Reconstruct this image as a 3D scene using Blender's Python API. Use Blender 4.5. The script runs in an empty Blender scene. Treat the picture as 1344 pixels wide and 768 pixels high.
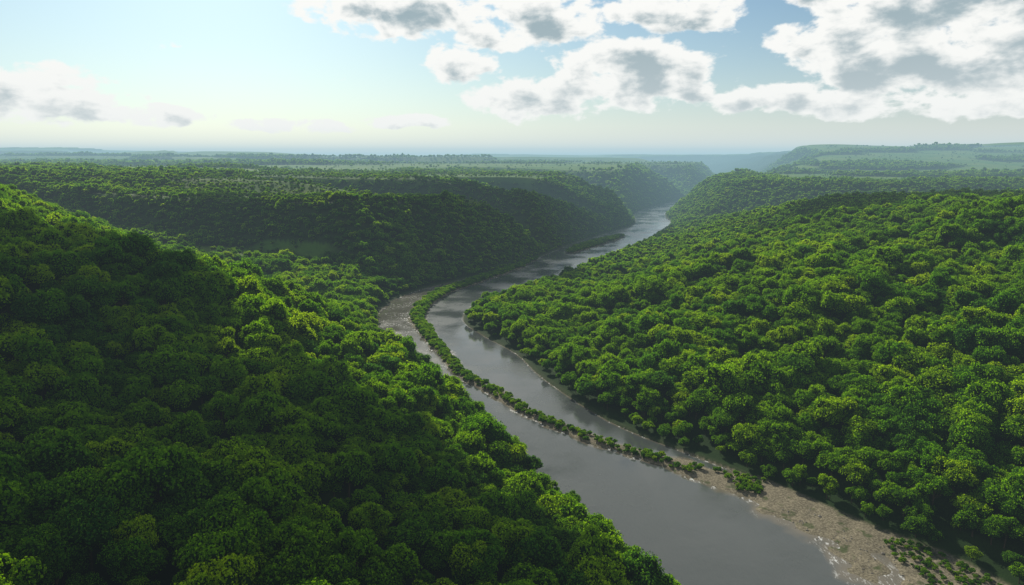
import bpy, math, numpy as np, bmesh
from mathutils import Vector
rng=np.random.default_rng(7)
scene=bpy.context.scene
scene.view_settings.view_transform='Standard'
scene.view_settings.look='None'
scene.view_settings.exposure=0

# ------------------------------------------------------------------ noise
_perm=np.random.default_rng(3).permutation(4096)
_val=np.random.default_rng(4).random(4096)*2-1
def vnoise(x,y,seed=0):
    xi=np.floor(x).astype(np.int64); yi=np.floor(y).astype(np.int64)
    fx=x-xi; fy=y-yi
    fx=fx*fx*(3-2*fx); fy=fy*fy*(3-2*fy)
    def hh(a,b): return _val[_perm[(_perm[(a+seed*131)&4095]+b)&4095]]
    v00=hh(xi,yi); v10=hh(xi+1,yi); v01=hh(xi,yi+1); v11=hh(xi+1,yi+1)
    return (v00*(1-fx)+v10*fx)*(1-fy)+(v01*(1-fx)+v11*fx)*fy
def fbm(x,y,sc,oct=4,seed=0):
    s=0;a=1;t=0;x=x/sc;y=y/sc
    for i in range(oct):
        s=s+a*vnoise(x+17.3*i,y-9.1*i,seed+i); t+=a; a*=.5; x=x*2.03; y=y*2.03
    return s/t*1.6
def sstep(a,b,x):
    t=np.clip((x-a)/(b-a),0,1); return t*t*(3-2*t)
def smin(a,b,k):
    h=np.clip(.5+.5*(b-a)/k,0,1); return b*(1-h)+a*h-k*h*(1-h)

def resample(pts,n=5):
    P=np.array(pts,float); out=[]
    for i in range(len(P)-1):
        p0=P[max(i-1,0)];p1=P[i];p2=P[i+1];p3=P[min(i+2,len(P)-1)]
        for j in range(n):
            t=j/n
            q=.5*((2*p1)+(-p0+p2)*t+(2*p0-5*p1+4*p2-p3)*t*t+(-p0+3*p1-3*p2+p3)*t**3)
            out.append(q)
    out.append(P[-1]); return np.array(out)
def polydist(x,y,P):
    best=np.full(x.shape,1e18); nv=P.shape[1]-2
    vals=[np.zeros(x.shape) for _ in range(nv)]
    for i in range(len(P)-1):
        ax,ay=P[i,:2]; bx,by=P[i+1,:2]; dx=bx-ax; dy=by-ay
        t=np.clip(((x-ax)*dx+(y-ay)*dy)/(dx*dx+dy*dy+1e-9),0,1)
        d=(x-ax-t*dx)**2+(y-ay-t*dy)**2
        m=d<best; best=np.where(m,d,best)
        for k in range(nv):
            vals[k]=np.where(m,P[i,2+k]*(1-t)+P[i+1,2+k]*t,vals[k])
    return np.sqrt(best),vals
def inpoly(x,y,P):
    ins=np.zeros(x.shape,bool); n=len(P)
    for i in range(n):
        x1,y1=P[i,:2]; x2,y2=P[(i+1)%n,:2]
        if y1==y2: continue
        c=((y1>y)!=(y2>y))&(x<(x2-x1)*(y-y1)/(y2-y1)+x1)
        ins^=c
    return ins

# ------------------------------------------------------------------ river plan (x, y, bank slope, flat toe width)
LE=resample([(150,-400,.2,0),(135,0,.22,0),(97,115,.25,0),(60,204,.30,0),(37,250,.31,0),(9,308,.34,0),(-13,356,.38,0),(-40,415,.42,0),(-63,466,.44,0),(-96,530,.43,0),
 (-120,590,.38,5),(-130,665,.5,15),(-112,745,.6,20),(-66,818,.8,15),(-14,890,1.05,6),(20,960,1.05,6),(60,1060,1.25,6),(110,1180,1.4,6),(175,1310,1.4,6),(262,1480,1.35,6),
 (292,1620,1.2,6),(325,1800,1.1,8),(430,2050,1.1,8),(560,2300,1.,8),(740,2600,.9,8),(940,3000,.8,8),(1100,3600,.6,8),(1200,4600,.3,8),(1100,6500,.15,8)])
RE=resample([(300,-400,.2,0),(235,0,.22,0),(197,120,.25,0),(172,217,.27,0),(149,250,.27,0),(120,292,.26,8),(91,326,.26,14),(56,370,.26,22),(22,446,.26,40),(4,505,.26,55),
 (-24,560,.26,80),(-45,618,.27,100),(-34,690,.27,110),(20,775,.27,105),(72,868,.27,90),(130,985,.27,75),(190,1105,.28,60),(280,1310,.32,35),(358,1540,.6,12),
 (380,1690,.8,8),(421,1850,.8,8),(520,2040,.7,8),(660,2290,.5,8),(830,2590,.5,8),(1030,3000,.55,8),(1190,3600,.6,8),(1290,4600,.3,8),(1190,6500,.15,8)])
RP=np.vstack([LE[:,:2],RE[::-1,:2]])
STRIP=resample([(30,995,8),(8,925,9),(-36,828,8),(-70,757,7),(-86,700,7),(-90,631,6),(-76,575,5.5),(-52,505,5),(-35,455,4.2),(-13,422,4),(11,381,4),
 (35,352,4),(57,333,4.6),(78,317,6),(98,301,8.5),(119,284,13),(140,257,18),(156,232,23),(168,205,27),(192,120,30),(222,0,30)])
BAR2=resample([(92,1060,7),(116,1120,14),(148,1180,15),(180,1235,12),(206,1280,6)])
RAV=[
 (resample([(-125,640,2,0),(-230,735,14,0),(-370,840,31,0),(-520,890,40,0),(-740,990,62,0),(-1000,1100,90,0)]),62,.45,1.35,4),
 (resample([(68,1058,2,0),(0,1105,10,0),(-90,1150,26,0),(-250,1205,52,0),(-430,1260,84,0)]),22,.9,1.5,4),
 (resample([(300,1660,2,0),(220,1800,14,0),(100,1980,50,0),(-150,2120,98,0)]),55,.9,1.2,6),
 (resample([(640,2430,3,0),(580,2680,45,0),(450,2950,108,0)]),45,.7,1.,8),
 (resample([(290,1420,2,0),(450,1370,18,0),(700,1320,38,0),(1050,1400,62,0),(1500,1500,80,0)]),30,.24,.5,12),
 (resample([(670,2250,3,0),(850,2200,55,0),(1080,2150,90,0)]),20,.4,.4,16),
]
for r in RAV: r[0][:,3]=r[0][:,1]
def plateau(x,y):
    L=np.interp(y,[-400,450,560,750,950,1110,1170,1330,1450,1800,2050,2200,3000,3400,5000,8000,30000],[121,124,117,104,84,84,103,106,106,105,105,114,124,130,106,98,116])
    L=L+np.clip((-x-350)/500,0,1)*14*sstep(700,900,y)*(1-sstep(1500,2500,y))
    R=np.interp(y,[-400,450,900,1300,1700,2100,2400,3000,3400,4500,8000,30000],[108,102,82,84,91,98,112,156,188,188,140,118])
    xc=np.interp(y,[-400,600,1100,1600,2300,3000,6500],[200,-60,130,330,620,980,1150])
    m=sstep(-60,60,x-xc)
    R=np.where(y>3000, 128+(R-128)*sstep(700,1300,x-.05*y),R)
    P=L*(1-m)+R*m
    P=P+fbm(x,y,420,4,11)*4.*sstep(200,900,np.hypot(x,y))
    f=sstep(3500,6500,y)
    P=P+f*fbm(x,y,1800,3,21)*16
    # stepped tablelands in the distance
    nf=fbm(x*.45,y,900,3,63)
    P=P+(sstep(0,.07,nf)-.5)*26*sstep(2400,3000,y)*(1-sstep(500,900,x-.2*y))
    P=P+np.exp(-((x+6200)/3000)**2-((y-9500)/900)**2)*150
    P=P+np.exp(-((x+1750)/750)**2-((y-4300)/350)**2)*70
    P=P+np.exp(-((x+3300)/700)**2-((y-4700)/350)**2)*62
    P=P+np.exp(-((x+300)/1400)**2-((y-8500)/600)**2)*55
    P=P+np.exp(-((x-4200)/900)**2-((y-5600)/700)**2)*90
    P=P+np.exp(-((x-1750)/350)**2-((y-3900)/300)**2)*18
    return P
def height(x,y):
    dL,(kL,tL)=polydist(x,y,LE); dR,(kR,tR)=polydist(x,y,RE)
    ins=inpoly(x,y,RP)
    d=np.minimum(dL,dR); left=dL<dR; k=np.where(left,kL,kR); toe=np.where(left,tL,tR)
    n1=fbm(x,y,170,4,1); n2=fbm(x,y,60,3,5)
    dt=np.maximum(d-toe,0)
    dd=np.where(toe>0,np.sqrt(dt*dt+1)-1,dt)
    V=.9+.035*np.minimum(d,toe)+k*dd*(1+.20*n1*sstep(20,120,d))+n2*2.2*sstep(15,80,d-toe)
    P=plateau(x,y)
    h=smin(P,V,np.where(left&(y>850),4.,24.))
    for pts,w,s1,s2,kk in RAV:
        dr,(fl,cy)=polydist(x,y,pts)
        s=s1+(s2-s1)*sstep(-10,10,y-cy)
        h=smin(h,fl+s*np.maximum(dr-w*(1+.3*n1),0)+1.5*n2,kk)
    h=np.maximum(h,np.minimum(1.0,.3+d*.25))
    e=fbm(x,y,14,3,8)
    bed=np.maximum(.3-.8*d,-2.6)
    h=np.where(ins,bed,h)
    ds,(w,)=polydist(x,y,STRIP)
    ww=w*(1+.45*e)
    hs=1.1*(1-(ds/np.maximum(ww,1))**2)+.25*fbm(x,y,5,2,9)
    d2,(w2,)=polydist(x,y,BAR2)
    hs2=1.2*(1-(d2/np.maximum(w2*(1+.3*e),1))**2)
    bar=np.maximum(hs,hs2)
    h=np.where(ins,np.maximum(h,bar),h)
    return h,d,ins,left,ds,w,np.minimum(ds/np.maximum(w,1),d2/np.maximum(w2,1))
def meadow(x,y,h,d):
    P=plateau(x,y)
    top=sstep(.88,.96,h/P)
    nb=fbm(x*.35,y,240,3,33)
    l=(x<np.interp(y,[0,1100,1600,2300,3000,6000],[-60,130,330,620,980,1150]))
    edge=fbm(x,y,120,3,35)
    mL=sstep(940,1000,y+40*edge)*sstep(-620,-460,x+120*edge)*.62
    mL=np.maximum(mL,sstep(1300,1500,y)*sstep(-.3,-.15,nb)*.96)
    mR=sstep(1560,1680,y+70*edge)*sstep(600,700,x+60*edge)*sstep(-.5,-.35,nb)*.985
    m=np.where(l,mL,mR)*top
    m=np.where(y>4000,np.maximum(m,sstep(-.2,-.05,nb)*top),m)
    terr=np.exp(-((x+385)/150)**2-((y-838)/48)**2)*(h<43)
    return np.maximum(m,sstep(.25,.45,terr+.15*edge)*.75)

# ------------------------------------------------------------------ fan grid
rs=[15.]
while rs[-1]<42000:
    r=rs[-1]
    if r<150: dr=5
    elif r<2600: dr=max(1.7,.0052*r)
    else: dr=.016*r
    rs.append(r+dr)
rs=np.array(rs)
core=np.radians(np.linspace(-52,52,860))
side=np.radians(np.linspace(52,180,50)[1:])
ang=np.concatenate([-side[::-1],core,side])
NR,NA=len(rs),len(ang)
A,R=np.meshgrid(ang,rs)
X=(R*np.sin(A)).ravel(); Y=(R*np.cos(A)).ravel()
H,D,INS,LEFT,DS,WS,BARN=height(X,Y)
M=meadow(X,Y,H,D)
gi=np.arange(NR*NA).reshape(NR,NA)
quads=np.stack([gi[:-1,:-1],gi[:-1,1:],gi[1:,1:],gi[1:,:-1]],-1).reshape(-1,4)[:, ::-1]
def mesh_from(name,co,faces,mat=None,smooth=True,attrs={}):
    me=bpy.data.meshes.new(name)
    me.vertices.add(len(co)); me.vertices.foreach_set('co',np.asarray(co,np.float32).ravel())
    if len(faces):
        k=faces.shape[1]
        me.loops.add(faces.size); me.loops.foreach_set('vertex_index',faces.ravel().astype(np.int32))
        me.polygons.add(len(faces)); me.polygons.foreach_set('loop_start',np.arange(0,faces.size,k,dtype=np.int32))
        me.update(calc_edges=True)
        me.polygons.foreach_set('use_smooth',np.full(len(faces),smooth))
    for n,v in attrs.items():
        v=np.asarray(v)
        if v.ndim==2:
            a=me.attributes.new(n,'FLOAT_VECTOR','POINT'); a.data.foreach_set('vector',v.astype(np.float32).ravel())
        elif v.dtype.kind=='i':
            a=me.attributes.new(n,'INT','POINT'); a.data.foreach_set('value',v.astype(np.int32))
        else:
            a=me.attributes.new(n,'FLOAT','POINT'); a.data.foreach_set('value',v.astype(np.float32))
    me.validate()
    if mat: me.materials.append(mat)
    return me
def add(name,me):
    o=bpy.data.objects.new(name,me); scene.collection.objects.link(o); return o

# ------------------------------------------------------------------ node helpers
class NT:
    def __init__(s,t): s.t=t; t.nodes.clear()
    def n(s,ty,**kw):
        nd=s.t.nodes.new(ty)
        for k,v in kw.items(): setattr(nd,k,v)
        return nd
    def l(s,a,b): s.t.links.new(a,b)
    def val(s,sock,v):
        if isinstance(v,bpy.types.NodeSocket): s.l(v,sock)
        else: sock.default_value=v
    def m(s,op,a,b=0.,c=0.,clamp=False):
        nd=s.t.nodes.new('ShaderNodeMath'); nd.operation=op; nd.use_clamp=clamp
        s.val(nd.inputs[0],a); s.val(nd.inputs[1],b); s.val(nd.inputs[2],c); return nd.outputs[0]
    def ss(s,x,a,b):
        nd=s.t.nodes.new('ShaderNodeMapRange'); nd.interpolation_type='SMOOTHSTEP'
        s.val(nd.inputs[0],x); nd.inputs[1].default_value=a; nd.inputs[2].default_value=b; return nd.outputs[0]
    def mix(s,f,a,b,mode='MIX'):
        nd=s.t.nodes.new('ShaderNodeMix'); nd.data_type='RGBA'; nd.blend_type=mode
        s.val(nd.inputs[0],f)
        for i,v in ((6,a),(7,b)):
            if isinstance(v,bpy.types.NodeSocket): s.l(v,nd.inputs[i])
            else: nd.inputs[i].default_value=(*v,1)
        return nd.outputs[2]
    def noise(s,vec,scale,detail=4,rough=.55,dist=0.,out=0):
        nd=s.t.nodes.new('ShaderNodeTexNoise')
        if vec is not None: s.l(vec,nd.inputs['Vector'])
        nd.inputs['Scale'].default_value=scale; nd.inputs['Detail'].default_value=detail
        nd.inputs['Roughness'].default_value=rough; nd.inputs['Distortion'].default_value=dist
        return nd.outputs[out]
def newmat(name):
    m=bpy.data.materials.new(name); m.use_nodes=True; return m,NT(m.node_tree)

# terrain material
mat_t,n=newmat('terrain_ground')
geo=n.n('ShaderNodeNewGeometry'); pos=geo.outputs['Position']
af=n.n('ShaderNodeAttribute',attribute_name='meadow').outputs['Fac']
ag=n.n('ShaderNodeAttribute',attribute_name='gravel').outputs['Fac']
aw=n.n('ShaderNodeAttribute',attribute_name='farwood').outputs['Fac']
n1=n.noise(pos,.01,5); n2=n.noise(pos,.12,5); n3=n.noise(pos,1.2,6,.7)
forest=n.mix(n2,(.010,.026,.006),(.024,.048,.011))  # forest floor, with the shade under trees put into its dark tone
farf=n.mix(n.ss(n2,.35,.65),(.010,.032,.012),(.026,.062,.018))
forest=n.mix(aw,forest,farf)
mead=n.mix(n.ss(n1,.35,.65),(.060,.150,.016),(.120,.185,.028))
mead=n.mix(n.m('MULTIPLY',n.ss(n2,.48,.66),.5),mead,(.030,.078,.012))
col=n.mix(af,forest,mead)
grav=n.mix(n.ss(n3,.35,.7),(.11,.095,.064),(.30,.26,.18))
grav=n.mix(n.m('MULTIPLY',n.ss(n.noise(pos,.16,4),.55,.66),.7),grav,(.038,.065,.015))
col=n.mix(ag,col,grav)
bs=n.n('ShaderNodeBsdfPrincipled'); n.l(col,bs.inputs['Base Color']); bs.inputs['Roughness'].default_value=.95
bs.inputs['Specular IOR Level'].default_value=.1
bmp=n.n('ShaderNodeBump'); bmp.inputs['Strength'].default_value=1; bmp.inputs['Distance'].default_value=.25
n.l(n3,bmp.inputs['Height'])
bmp2=n.n('ShaderNodeBump'); bmp2.inputs['Strength'].default_value=1
n.l(n.m('MULTIPLY',n.m('SUBTRACT',1.,af),n.m('MULTIPLY',aw,n.m('MULTIPLY',n.noise(pos,.06,4),16))),bmp2.inputs['Height']); bmp2.inputs['Distance'].default_value=1
n.l(bmp.outputs[0],bmp2.inputs['Normal']); n.l(bmp2.outputs[0],bs.inputs['Normal'])
out=n.n('ShaderNodeOutputMaterial'); n.l(bs.outputs[0],out.inputs[0])

TREE_FAR=3600
gravel=np.where(INS,1-.8*sstep(1.1,1.5,BARN)*(Y>330),(1-sstep(1.0,3.5,D))*np.where(Y<300,.9,.1))
farw=sstep(TREE_FAR-300,TREE_FAR,Y)
me=mesh_from('valley_terrain',np.stack([X,Y,H],1),quads,mat_t,True,{'meadow':M,'gravel':gravel,'farwood':farw})
add('valley_terrain',me)

# ------------------------------------------------------------------ water
mat_w,n=newmat('river_water')
pos=n.n('ShaderNodeNewGeometry').outputs['Position']
sh=n.n('ShaderNodeAttribute',attribute_name='shallow').outputs['Fac']
rp_=n.n('ShaderNodeAttribute',attribute_name='riffle').outputs['Fac']
ca=n.mix(n.ss(sh,.35,1.),(.062,.070,.066),(.140,.118,.082))
patch=n.noise(pos,.02,4,.6)
st=n.n('ShaderNodeMapping'); n.l(pos,st.inputs[0]); st.inputs['Scale'].default_value=(1,.45,1); st.inputs['Rotation'].default_value=(0,0,-.5)
fo=n.m('MULTIPLY',n.ss(n.noise(st.outputs[0],.55,6,.75),.52,.62),n.m('MULTIPLY',rp_,n.ss(n.noise(pos,.045,2),.42,.54)))
bs=n.n('ShaderNodeBsdfPrincipled')
n.l(n.mix(fo,ca,(.62,.62,.60)),bs.inputs['Base Color'])
bs.inputs['IOR'].default_value=1.5
n.l(n.m('ADD',n.m('MULTIPLY_ADD',n.ss(patch,.38,.65),.22,.08),n.m('MULTIPLY',fo,.4)),bs.inputs['Roughness'])
bmp=n.n('ShaderNodeBump'); bmp.inputs['Strength'].default_value=.4; bmp.inputs['Distance'].default_value=.14
rip=n.m('ADD',n.m('MULTIPLY',n.noise(st.outputs[0],.7,5,.6),n.m('ADD',.35,n.ss(patch,.4,.6))),n.m('MULTIPLY',n.noise(pos,.12,3),.8))
n.l(rip,bmp.inputs['Height']); n.l(bmp.outputs[0],bs.inputs['Normal'])
out=n.n('ShaderNodeOutputMaterial'); n.l(bs.outputs[0],out.inputs[0])
keep=(H[quads].min(1)<.25)&(INS[quads].any(1))&(np.abs(A.ravel()[quads]).max(1)<np.radians(100))
q=quads[keep]; used=np.unique(q); remap=np.zeros(len(X),np.int64); remap[used]=np.arange(len(used))
shal=np.clip(1+H/2.6,0,1)
left_ch=((X<np.interp(Y,STRIP[::-1,1],STRIP[::-1,0]))&(Y>440)&(Y<1000))
riff=sstep(.4,.85,shal)
riff=np.maximum(riff,left_ch*.35)
shal=np.maximum(shal,left_ch*.68)
me=mesh_from('river_water',np.stack([X[used],Y[used],np.zeros(len(used))],1),remap[q],mat_w,True,{'shallow':shal[used],'riffle':riff[used]})
add('river_water',me)

# ------------------------------------------------------------------ trees
def leafmat(name,tr):
    m,n=newmat(name)
    oi=n.n('ShaderNodeObjectInfo'); r=oi.outputs['Random']
    pos=n.n('ShaderNodeNewGeometry').outputs['Position']
    big=n.noise(pos,.012,2)
    rp=n.n('ShaderNodeValToRGB'); n.l(r,rp.inputs[0])
    cr=rp.color_ramp; cr.elements[0].position=0; cr.elements[0].color=(.016,.062,.014,1)
    cr.elements[1].position=1; cr.elements[1].color=(.135,.218,.012,1)
    for p_,c_ in ((.25,(.032,.104,.012)),(.55,(.056,.145,.012)),(.85,(.094,.186,.011))):
        e=cr.elements.new(p_); e.color=(*c_,1)
    c=n.mix(n.m('MULTIPLY',n.ss(big,.38,.7),.5),rp.outputs[0],(.080,.170,.010))
    lf=n.noise(pos,1.1,1)
    c=n.mix(n.m('MULTIPLY',n.ss(lf,.4,.7),.35),c,(.12,.22,.018))
    dif=n.n('ShaderNodeBsdfDiffuse'); n.l(c,dif.inputs[0])
    hs=n.n('ShaderNodeHueSaturation'); n.l(c,hs.inputs['Color']); hs.inputs['Hue'].default_value=.480; hs.inputs['Saturation'].default_value=1.12; hs.inputs['Value'].default_value=3.5
    t=n.n('ShaderNodeBsdfTranslucent'); n.l(hs.outputs[0],t.inputs[0])
    mx=n.n('ShaderNodeMixShader'); mx.inputs[0].default_value=tr
    n.l(dif.outputs[0],mx.inputs[1]); n.l(t.outputs[0],mx.inputs[2])
    out=n.n('ShaderNodeOutputMaterial'); n.l(mx.outputs[0],out.inputs[0]); return m
mat_leaf=leafmat('foliage_leaves',.52)
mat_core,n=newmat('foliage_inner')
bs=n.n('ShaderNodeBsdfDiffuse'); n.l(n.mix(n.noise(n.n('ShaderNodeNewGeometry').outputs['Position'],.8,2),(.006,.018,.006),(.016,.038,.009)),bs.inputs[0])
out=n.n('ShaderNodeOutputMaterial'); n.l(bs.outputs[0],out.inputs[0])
mat_bark,n=newmat('tree_bark')
bs=n.n('ShaderNodeBsdfDiffuse'); n.l(n.mix(n.noise(n.n('ShaderNodeNewGeometry').outputs['Position'],3,4),(.03,.022,.015),(.09,.07,.05)),bs.inputs[0])
out=n.n('ShaderNodeOutputMaterial'); n.l(bs.outputs[0],out.inputs[0])

def tube(p,q,r0,r1,k=6):
    p=np.array(p,float);q=np.array(q,float);d=q-p;d/=np.linalg.norm(d)
    u=np.cross(d,[.3,.9,.1]);u/=np.linalg.norm(u);v=np.cross(d,u)
    a=np.arange(k)/k*2*np.pi
    ring=np.cos(a)[:,None]*u+np.sin(a)[:,None]*v
    co=np.vstack([p+ring*r0,q+ring*r1])
    f=np.array([[i,(i+1)%k,k+(i+1)%k,k+i] for i in range(k)])
    return co,f
def make_tree(name,seed,R0,Ht,ncl,nleaf,ls):
    g=np.random.default_rng(seed)
    cz=Ht-R0*.95
    C=[];CR=[]
    while len(C)<ncl:
        v=g.normal(size=3); v/=np.linalg.norm(v)
        if v[2]<-.45: continue
        rad=g.uniform(.5,.82)
        stretch=g.uniform(.8,1.2)
        c=np.array([v[0]*R0*rad*stretch,v[1]*R0*rad/stretch,cz+v[2]*R0*.85*rad])
        if any(np.linalg.norm(c-o)<R0*.28 for o in C) and g.random()<.7: continue
        C.append(c);CR.append(R0*g.uniform(.20,.44))
    C=np.array(C);CR=np.array(CR)
    per=g.choice(ncl,nleaf,p=CR**2/np.sum(CR**2))
    v=g.normal(size=(nleaf,3)); v/=np.linalg.norm(v,axis=1)[:,None]
    v[:,2]=np.where(v[:,2]<-.3,-v[:,2],v[:,2])
    pos=C[per]+v*CR[per][:,None]*g.uniform(.78,1.25,(nleaf,1))
    nr=v+g.normal(size=(nleaf,3))*.55; nr/=np.linalg.norm(nr,axis=1)[:,None]
    t=g.normal(size=(nleaf,3)); u=np.cross(nr,t); u/=np.linalg.norm(u,axis=1)[:,None]; w=np.cross(nr,u)
    s=(ls*g.uniform(.6,1.35,nleaf))[:,None]
    asp=g.uniform(.55,.9,nleaf)[:,None]
    co=np.stack([pos-u*s*.5,pos-w*s*asp*.5+nr*s*.12,pos+u*s*.5,pos+w*s*asp*.5+nr*s*.12],1).reshape(-1,3)
    f=np.arange(nleaf*4).reshape(-1,4)
    cos=[co];off=len(co)
    bm=bmesh.new(); bmesh.ops.create_icosphere(bm,subdivisions=2,radius=1)
    iv=np.array([x.co[:] for x in bm.verts]); it=np.array([[x.index for x in ff.verts] for ff in bm.faces]); bm.free()
    tri=[]
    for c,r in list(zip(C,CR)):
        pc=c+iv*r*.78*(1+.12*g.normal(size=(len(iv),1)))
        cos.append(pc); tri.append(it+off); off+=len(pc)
    bk=[]
    def ad(p,q,a,b):
        nonlocal off
        c_,f_=tube(p,q,a,b); cos.append(c_); bk.append(f_+off); off+=len(c_)
    ad((0,0,-1),(.1,.05,cz),.32*R0/5,.2*R0/5)
    for c in C[:: max(1,len(C)//7)]:
        ad((0,0,cz*.55+g.uniform(0,1)),c,.13*R0/5,.05*R0/5)
    allco=np.vstack(cos)
    me=bpy.data.meshes.new(name)
    tris=np.vstack(tri); bks=np.vstack(bk)
    loops=np.concatenate([f.ravel(),tris.ravel(),bks.ravel()])
    starts=np.concatenate([np.arange(len(f))*4,len(f)*4+np.arange(len(tris))*3,len(f)*4+len(tris)*3+np.arange(len(bks))*4])
    me.vertices.add(len(allco)); me.vertices.foreach_set('co',allco.astype(np.float32).ravel())
    me.loops.add(len(loops)); me.loops.foreach_set('vertex_index',loops.astype(np.int32))
    me.polygons.add(len(starts)); me.polygons.foreach_set('loop_start',starts.astype(np.int32))
    me.update(calc_edges=True)
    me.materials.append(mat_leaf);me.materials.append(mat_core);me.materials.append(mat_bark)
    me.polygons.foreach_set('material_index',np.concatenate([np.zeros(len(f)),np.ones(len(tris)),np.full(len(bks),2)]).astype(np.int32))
    me.validate()
    return bpy.data.objects.new(name,me)
def coll(name,objs):
    c=bpy.data.collections.new(name)
    for o in objs: c.objects.link(o)
    return c
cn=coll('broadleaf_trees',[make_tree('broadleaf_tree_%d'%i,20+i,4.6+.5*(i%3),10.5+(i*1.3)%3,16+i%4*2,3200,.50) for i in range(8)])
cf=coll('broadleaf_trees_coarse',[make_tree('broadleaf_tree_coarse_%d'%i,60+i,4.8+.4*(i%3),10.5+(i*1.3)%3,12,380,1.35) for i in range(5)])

def scatter(name,P,scl,rot,idx,collection):
    me=mesh_from(name,P,np.zeros((0,4),int),None,False,{'scl':scl,'rot':rot,'idx':idx.astype(int)})
    o=add(name,me)
    ng=bpy.data.node_groups.new(name+'_instances','GeometryNodeTree')
    ng.interface.new_socket('Geometry',in_out='INPUT',socket_type='NodeSocketGeometry')
    ng.interface.new_socket('Geometry',in_out='OUTPUT',socket_type='NodeSocketGeometry')
    N=ng.nodes; gi_=N.new('NodeGroupInput'); go=N.new('NodeGroupOutput')
    ci=N.new('GeometryNodeCollectionInfo'); ci.inputs[0].default_value=collection
    ci.inputs[1].default_value=True; ci.inputs[2].default_value=True
    iop=N.new('GeometryNodeInstanceOnPoints'); iop.inputs['Pick Instance'].default_value=True
    def na(nm,dt):
        a=N.new('GeometryNodeInputNamedAttribute'); a.data_type=dt; a.inputs[0].default_value=nm
        return [s for s in a.outputs if s.enabled and s.name=='Attribute'][0]
    ng.links.new(gi_.outputs[0],iop.inputs['Points']); ng.links.new(ci.outputs[0],iop.inputs['Instance'])
    ng.links.new(na('idx','INT'),iop.inputs['Instance Index'])
    ng.links.new(na('rot','FLOAT_VECTOR'),iop.inputs['Rotation'])
    ng.links.new(na('scl','FLOAT_VECTOR'),iop.inputs['Scale'])
    ng.links.new(iop.outputs[0],go.inputs[0])
    md=o.modifiers.new('instances','NODES'); md.node_group=ng
    return o
def grid(x0,x1,y0,y1,sp):
    gx,gy=np.meshgrid(np.arange(x0,x1,sp),np.arange(y0,y1,sp))
    gx=gx.ravel()+rng.uniform(-.48,.48,gx.size)*sp; gy=gy.ravel()+rng.uniform(-.48,.48,gy.size)*sp
    k=np.abs(gx)<.86*(gy+70)+40
    return gx[k],gy[k]
def forest(name,x,y,collection,nv,smul):
    h,d,ins,left,ds,w,bn=height(x,y)
    m=meadow(x,y,h,d)
    r=rng.random(len(x))
    hedge=(np.abs(fbm(x,y,260,2,77))<.012)&(y>1500)
    ok=(~ins)&(d>2.5)&(h>.5)&((r>m*1.0)|(hedge&(r<.6)))
    x,y,h,d,m=x[ok],y[ok],h[ok],d[ok],m[ok]
    s=smul*rng.uniform(.62,1.36,len(x))*(1+.25*fbm(x,y,45,2,41))
    s*=.55+.45*sstep(2,25,d)
    s*=1-.5*m
    scl=np.stack([s,s,s*rng.uniform(.78,1.2,len(x))],1)
    rot=np.stack([rng.normal(0,.06,len(x)),rng.normal(0,.06,len(x)),rng.uniform(0,6.28,len(x))],1)
    print(name,len(x))
    return scatter(name,np.stack([x,y,h-.4],1),scl,rot,rng.integers(0,nv,len(x)),collection)
x,y=grid(-900,900,25,620,7.9); forest('forest_trees',x,y,cn,8,1.25)
x,y=grid(-900,900,620,850,6.8); forest('forest_trees.001',x,y,cn,8,1.0)
x,y=grid(-1700,1700,850,1900,6.0); forest('forest_trees.002',x,y,cf,5,.76)
x,y=grid(-3300,3300,1900,TREE_FAR,10.); forest('forest_trees.003',x,y,cf,5,1.0)

# shrubs and small trees on the island strip
gx,gy=np.meshgrid(np.arange(-130,230,2.0),np.arange(60,1290,2.0)); gx=gx.ravel()+rng.uniform(-1.,1.,gx.size); gy=gy.ravel()+rng.uniform(-1.,1.,gy.size)
h,d,ins,left,ds,w,bn=height(gx,gy)
nn=fbm(gx,gy,22,3,51)
cov=np.interp(gy,[60,200,270,295,330,420,600,1300],[-.45,-.45,-.4,-.1,.4,.7,1.2,1.5])
edge=np.interp(gy,[60,280,320,1300],[.9,.8,.95,1.])
ok=ins&(h>.12)&(bn<edge)&(nn<cov)&(rng.random(len(gx))<.6)
gx,gy,h=gx[ok],gy[ok],h[ok]
s=rng.uniform(.16,.38,len(gx))*np.interp(gy,[200,300,450,700],[.5,.9,1.2,1.7])
scatter('island_shrubs',np.stack([gx,gy,h-.8*s*3],1),np.stack([s,s,s*.9],1),np.stack([0*s,0*s,rng.uniform(0,6.28,len(s))],1),rng.integers(0,8,len(s)),cn)

# river rocks
mat_r,n=newmat('river_rock')
bs=n.n('ShaderNodeBsdfPrincipled'); n.l(n.mix(n.noise(n.n('ShaderNodeNewGeometry').outputs['Position'],.9,5),(.05,.045,.035),(.26,.23,.19)),bs.inputs['Base Color']); bs.inputs['Roughness'].default_value=.8
out=n.n('ShaderNodeOutputMaterial'); n.l(bs.outputs[0],out.inputs[0])
rocks=[]
for i in range(4):
    bm=bmesh.new(); bmesh.ops.create_icosphere(bm,subdivisions=2,radius=1)
    g=np.random.default_rng(i+90)
    for v in bm.verts: v.co*=g.uniform(.75,1.15); v.co.z*=.55
    me=bpy.data.meshes.new('rock'); bm.to_mesh(me); bm.free(); me.materials.append(mat_r)
    rocks.append(bpy.data.objects.new('rock_%d'%i,me))
cr=coll('river_rock_shapes',rocks)
gx=rng.uniform(-130,230,60000); gy=rng.uniform(80,700,60000)
h,d,ins,left,ds,w,bn=height(gx,gy)
ok=ins&(h>-.5)&(h<.75)&(rng.random(len(gx))<.35)&(fbm(gx,gy,18,2,61)>-.1)
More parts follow.
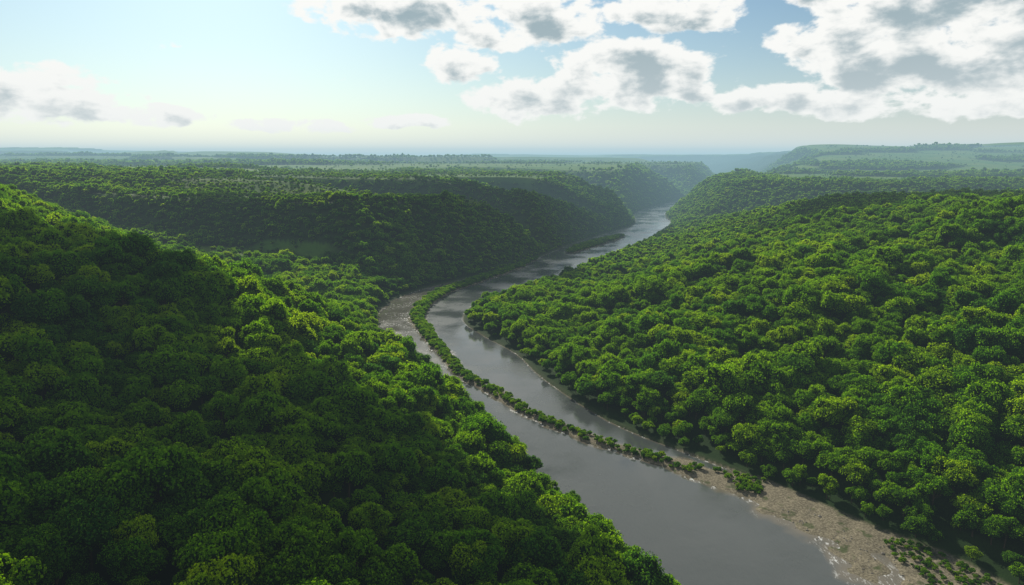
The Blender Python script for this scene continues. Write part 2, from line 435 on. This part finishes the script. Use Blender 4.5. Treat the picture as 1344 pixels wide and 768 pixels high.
gx,gy,h=gx[ok],gy[ok],h[ok]; s=rng.uniform(.15,.5,len(gx))**1.0*(1+1.2*(rng.random(len(gx))<.06))
scatter('river_rocks',np.stack([gx,gy,np.maximum(h,-.25)],1),np.stack([s,s*.8,s],1),np.stack([0*s,0*s,rng.uniform(0,6.28,len(s))],1),rng.integers(0,4,len(s)),cr)

# ------------------------------------------------------------------ sun
SAZ=math.radians(-22); SEL=math.radians(32)
sd=Vector((math.sin(SAZ)*math.cos(SEL),math.cos(SAZ)*math.cos(SEL),math.sin(SEL)))
ld=bpy.data.lights.new('sun','SUN'); ld.energy=5.0; ld.angle=math.radians(.53); ld.color=(1,.95,.82)
lo=bpy.data.objects.new('sun',ld); scene.collection.objects.link(lo)
lo.rotation_euler=sd.to_track_quat('Z','Y').to_euler(); lo.location=sd*3000

# ------------------------------------------------------------------ out-of-frame clouds, shaped and placed for the shade they cast
mat_c,n=newmat('cloud_white')
a=n.n('ShaderNodeBsdfDiffuse'); a.inputs[0].default_value=(.85,.86,.88,1)
b=n.n('ShaderNodeBsdfTranslucent'); b.inputs[0].default_value=(.8,.8,.82,1)
mx=n.n('ShaderNodeMixShader'); mx.inputs[0].default_value=.3; n.l(a.outputs[0],mx.inputs[1]); n.l(b.outputs[0],mx.inputs[2])
out=n.n('ShaderNodeOutputMaterial'); n.l(mx.outputs[0],out.inputs[0])
bm=bmesh.new(); bmesh.ops.create_icosphere(bm,subdivisions=4,radius=1)
IV=np.array([x.co[:] for x in bm.verts]); IT=np.array([[x.index for x in ff.verts] for ff in bm.faces]); bm.free()
def cloud(name,foot,Lc,seed):
    g=np.random.default_rng(seed); V=[];F=[];off=0
    for (fx,fy,fz,r) in foot:
        c=np.array([fx,fy,fz])+np.array(sd)*Lc
        for j in range(7):
            o=g.normal(size=3)*r*.45; o[2]=abs(o[2])*.6 if j else 0
            rr=r*(.95 if j==0 else g.uniform(.4,.65))
            q=IV*3+j*5.1+fx*.01
            dsp=.16*np.sin(q[:,0]+1.7*np.sin(q[:,1]*1.3))*np.sin(q[:,1]*1.1+q[:,2])+.07*np.sin(q[:,0]*3.1+q[:,2]*2.3)*np.sin(q[:,1]*2.9)
            p=IV*rr*(1+dsp)[:,None]
            p[:,2]=np.where(p[:,2]<-.35*rr,-.35*rr+(p[:,2]+.35*rr)*.25,p[:,2])
            V.append(p+c+o);F.append(IT+off);off+=len(IV)
    return add(name,mesh_from(name,np.vstack(V),np.vstack(F),mat_c,True))
cloud('shadow_cloud',[(-420,425,100,58),(-325,360,90,58),(-235,315,70,54),(-155,270,45,50),(-85,215,25,46),(-30,155,15,40),(-330,290,80,60),(-240,250,70,60),(-150,200,50,50),(-90,140,30,42),(-440,340,100,60)],1150,5)
cloud('shadow_cloud.001',[(-25,920,40,52),(-100,915,45,46),(-180,925,50,42),(5,985,35,44),(-50,955,60,44),(-130,950,60,44),(-215,945,60,42),(-275,945,60,38),(-340,950,62,36),(-405,955,65,36)],1900,9)  # unseen cloud added to darken the nearer bluff face
cloud('shadow_cloud.002',[(50,1140,40,42),(120,1235,45,50),(190,1350,45,52),(-40,1150,45,40),(-120,1165,60,40),(10,1190,78,40),(85,1260,78,42),(155,1355,80,44),(235,1460,50,50)],2300,12)  # unseen cloud added to darken the bluff face behind
cloud('shadow_cloud.003',[(420,970,60,70),(530,960,70,80),(640,980,70,75),(760,1010,80,80)],1900,15)

# ------------------------------------------------------------------ haze layers
def haze(name,x0,x1,y0,y1,z0,z1,sig,colr):
    bm=bmesh.new(); bmesh.ops.create_cube(bm,size=1)
    for v in bm.verts: v.co=Vector((x0+(v.co.x+.5)*(x1-x0),y0+(v.co.y+.5)*(y1-y0),z0+(v.co.z+.5)*(z1-z0)))
    me=bpy.data.meshes.new(name); bm.to_mesh(me); bm.free()
    mh,n=newmat(name+'_air')
    ab=n.n('ShaderNodeVolumeAbsorption')
    ab.inputs['Color'].default_value=(0,0,0,1); ab.inputs['Density'].default_value=sig
    em=n.n('ShaderNodeEmission'); em.inputs[0].default_value=(*colr,1); em.inputs[1].default_value=sig  # airlight put in as an even glow of the air, nothing scatters
    ad_=n.n('ShaderNodeAddShader'); n.l(ab.outputs[0],ad_.inputs[0]); n.l(em.outputs[0],ad_.inputs[1])
    out=n.n('ShaderNodeOutputMaterial'); n.l(ad_.outputs[0],out.inputs['Volume'])
    me.materials.append(mh); return add(name,me)
haze('valley_haze',-20000,20000,-20000,20000,-70,196,1/15000,(.50,.68,.76))
haze('valley_haze.001',-19000,19000,1120,5600,-69,195,1/5600,(.30,.53,.64))

# ------------------------------------------------------------------ world: Nishita sky with procedural cumulus
w=bpy.data.worlds.new('World'); scene.world=w; w.use_nodes=True
n=NT(w.node_tree)
sky=n.n('ShaderNodeTexSky',sky_type='NISHITA'); sky.sun_disc=False
sky.sun_elevation=SEL; sky.sun_rotation=SAZ; sky.air_density=1.0; sky.dust_density=1.0; sky.ozone_density=2.2
tc=n.n('ShaderNodeTexCoord'); sep=n.n('ShaderNodeSeparateXYZ'); n.l(tc.outputs['Generated'],sep.inputs[0])
az=n.m('MULTIPLY',n.m('ARCTAN2',sep.outputs[0],sep.outputs[1]),57.2958)
el=n.m('MULTIPLY',n.m('ARCSINE',sep.outputs[2]),57.2958)
CL=[(9.9,6.3,6.2,2.6,1.15),(13.8,4.9,2.6,1.0,.8),(1.6,4.4,4.6,1.6,.95),(-8.5,10.8,6.5,1.8,.95),(2.6,10.4,4.2,2.0,1.05),(-4.1,7.3,2.6,1.4,.8),(-1.5,9.2,3.2,1.1,.7),
    (29.3,6.2,7.5,2.6,1.1),(25,8.2,5,1.7,.9),(34.5,4.8,5,2.1,1.05),(31.5,10.5,9,2.2,1.15),(23.7,4.0,4.4,1.3,.85),(38,7,5,2,.9),
    (-34.5,3.9,5.5,1.7,1.0),(-27,2.8,3.4,.7,.8),(12.4,10.8,4.8,1.5,.9),(17.8,4.2,2.4,.9,.75),(23,11.8,3,.7,.6),(-30,12.2,4,.7,.7),(-9,2.6,3.4,.45,.5),(-17,2.2,4,.4,.4)]
def density(az,el,detail):
    tot=None
    for (a,e,sa,se,am) in CL:
        u=n.m('MULTIPLY_ADD',az,1/sa,-a/sa); v=n.m('MULTIPLY_ADD',el,1/se,-e/se)
        q=n.m('MULTIPLY_ADD',u,u,n.m('MULTIPLY',v,v))
        q=n.m('MULTIPLY_ADD',q,-am,am)
        tot=q if tot is None else n.m('MAXIMUM',tot,q)
    hi=n.m('MULTIPLY',n.ss(el,12.,16.),n.m('SUBTRACT',1.,n.ss(el,36.,44.)))
    tot=n.m('MAXIMUM',tot,n.m('MULTIPLY_ADD',hi,1.65,-1.2))
    tot=n.m('MAXIMUM',tot,-1.2)
    cmb=n.n('ShaderNodeCombineXYZ'); n.l(n.m('MULTIPLY',az,.55),cmb.inputs[0]); n.l(n.m('MULTIPLY',el,.95),cmb.inputs[1])
    nz=n.noise(cmb.outputs[0],.60,detail,.55,.15)
    return n.m('ADD',n.m('MULTIPLY_ADD',tot,.80,.17),n.m('MULTIPLY_ADD',nz,3.8,-1.9))
d0=density(az,el,8)
d1=density(n.m('ADD',az,-.3),n.m('ADD',el,.55),5)
alpha=n.ss(d0,-.16,.32)
cloud_shade=n.ss(n.m('ADD',n.m('MULTIPLY',d0,.25),n.m('MULTIPLY',d1,.80)),.42,1.30)  # cloud shading painted in: density sampled towards the sun
ccol=n.mix(cloud_shade,(1.,1.,.97),(.31,.42,.47))
hz=n.m('POWER',2.718,n.m('MULTIPLY',n.m('MAXIMUM',el,0.),-.22))
tint=n.mix(n.ss(el,22.,50.),(.84,1.09,1.16),(.42,.56,.68))
bg1=n.n('ShaderNodeBackground'); n.l(n.mix(1.,sky.outputs[0],tint,'MULTIPLY'),bg1.inputs[0]); bg1.inputs[1].default_value=.070
bg2=n.n('ShaderNodeBackground'); n.l(ccol,bg2.inputs[0]); bg2.inputs[1].default_value=.98
bg3=n.n('ShaderNodeBackground'); bg3.inputs[0].default_value=(.85,.88,.87,1); bg3.inputs[1].default_value=1
mx=n.n('ShaderNodeMixShader'); n.l(alpha,mx.inputs[0]); n.l(bg1.outputs[0],mx.inputs[1]); n.l(bg2.outputs[0],mx.inputs[2])
mx2=n.n('ShaderNodeMixShader'); n.l(n.m('MULTIPLY',hz,.9),mx2.inputs[0]); n.l(mx.outputs[0],mx2.inputs[1]); n.l(bg3.outputs[0],mx2.inputs[2])
out=n.n('ShaderNodeOutputWorld'); n.l(mx2.outputs[0],out.inputs[0])

# ------------------------------------------------------------------ camera
cd=bpy.data.cameras.new('camera'); cd.lens=24; cd.sensor_width=36; cd.clip_start=1; cd.clip_end=90000
co=bpy.data.objects.new('camera',cd); scene.collection.objects.link(co)
co.location=(0,0,150); co.rotation_euler=(math.radians(90-11.4),0,0)
scene.camera=co
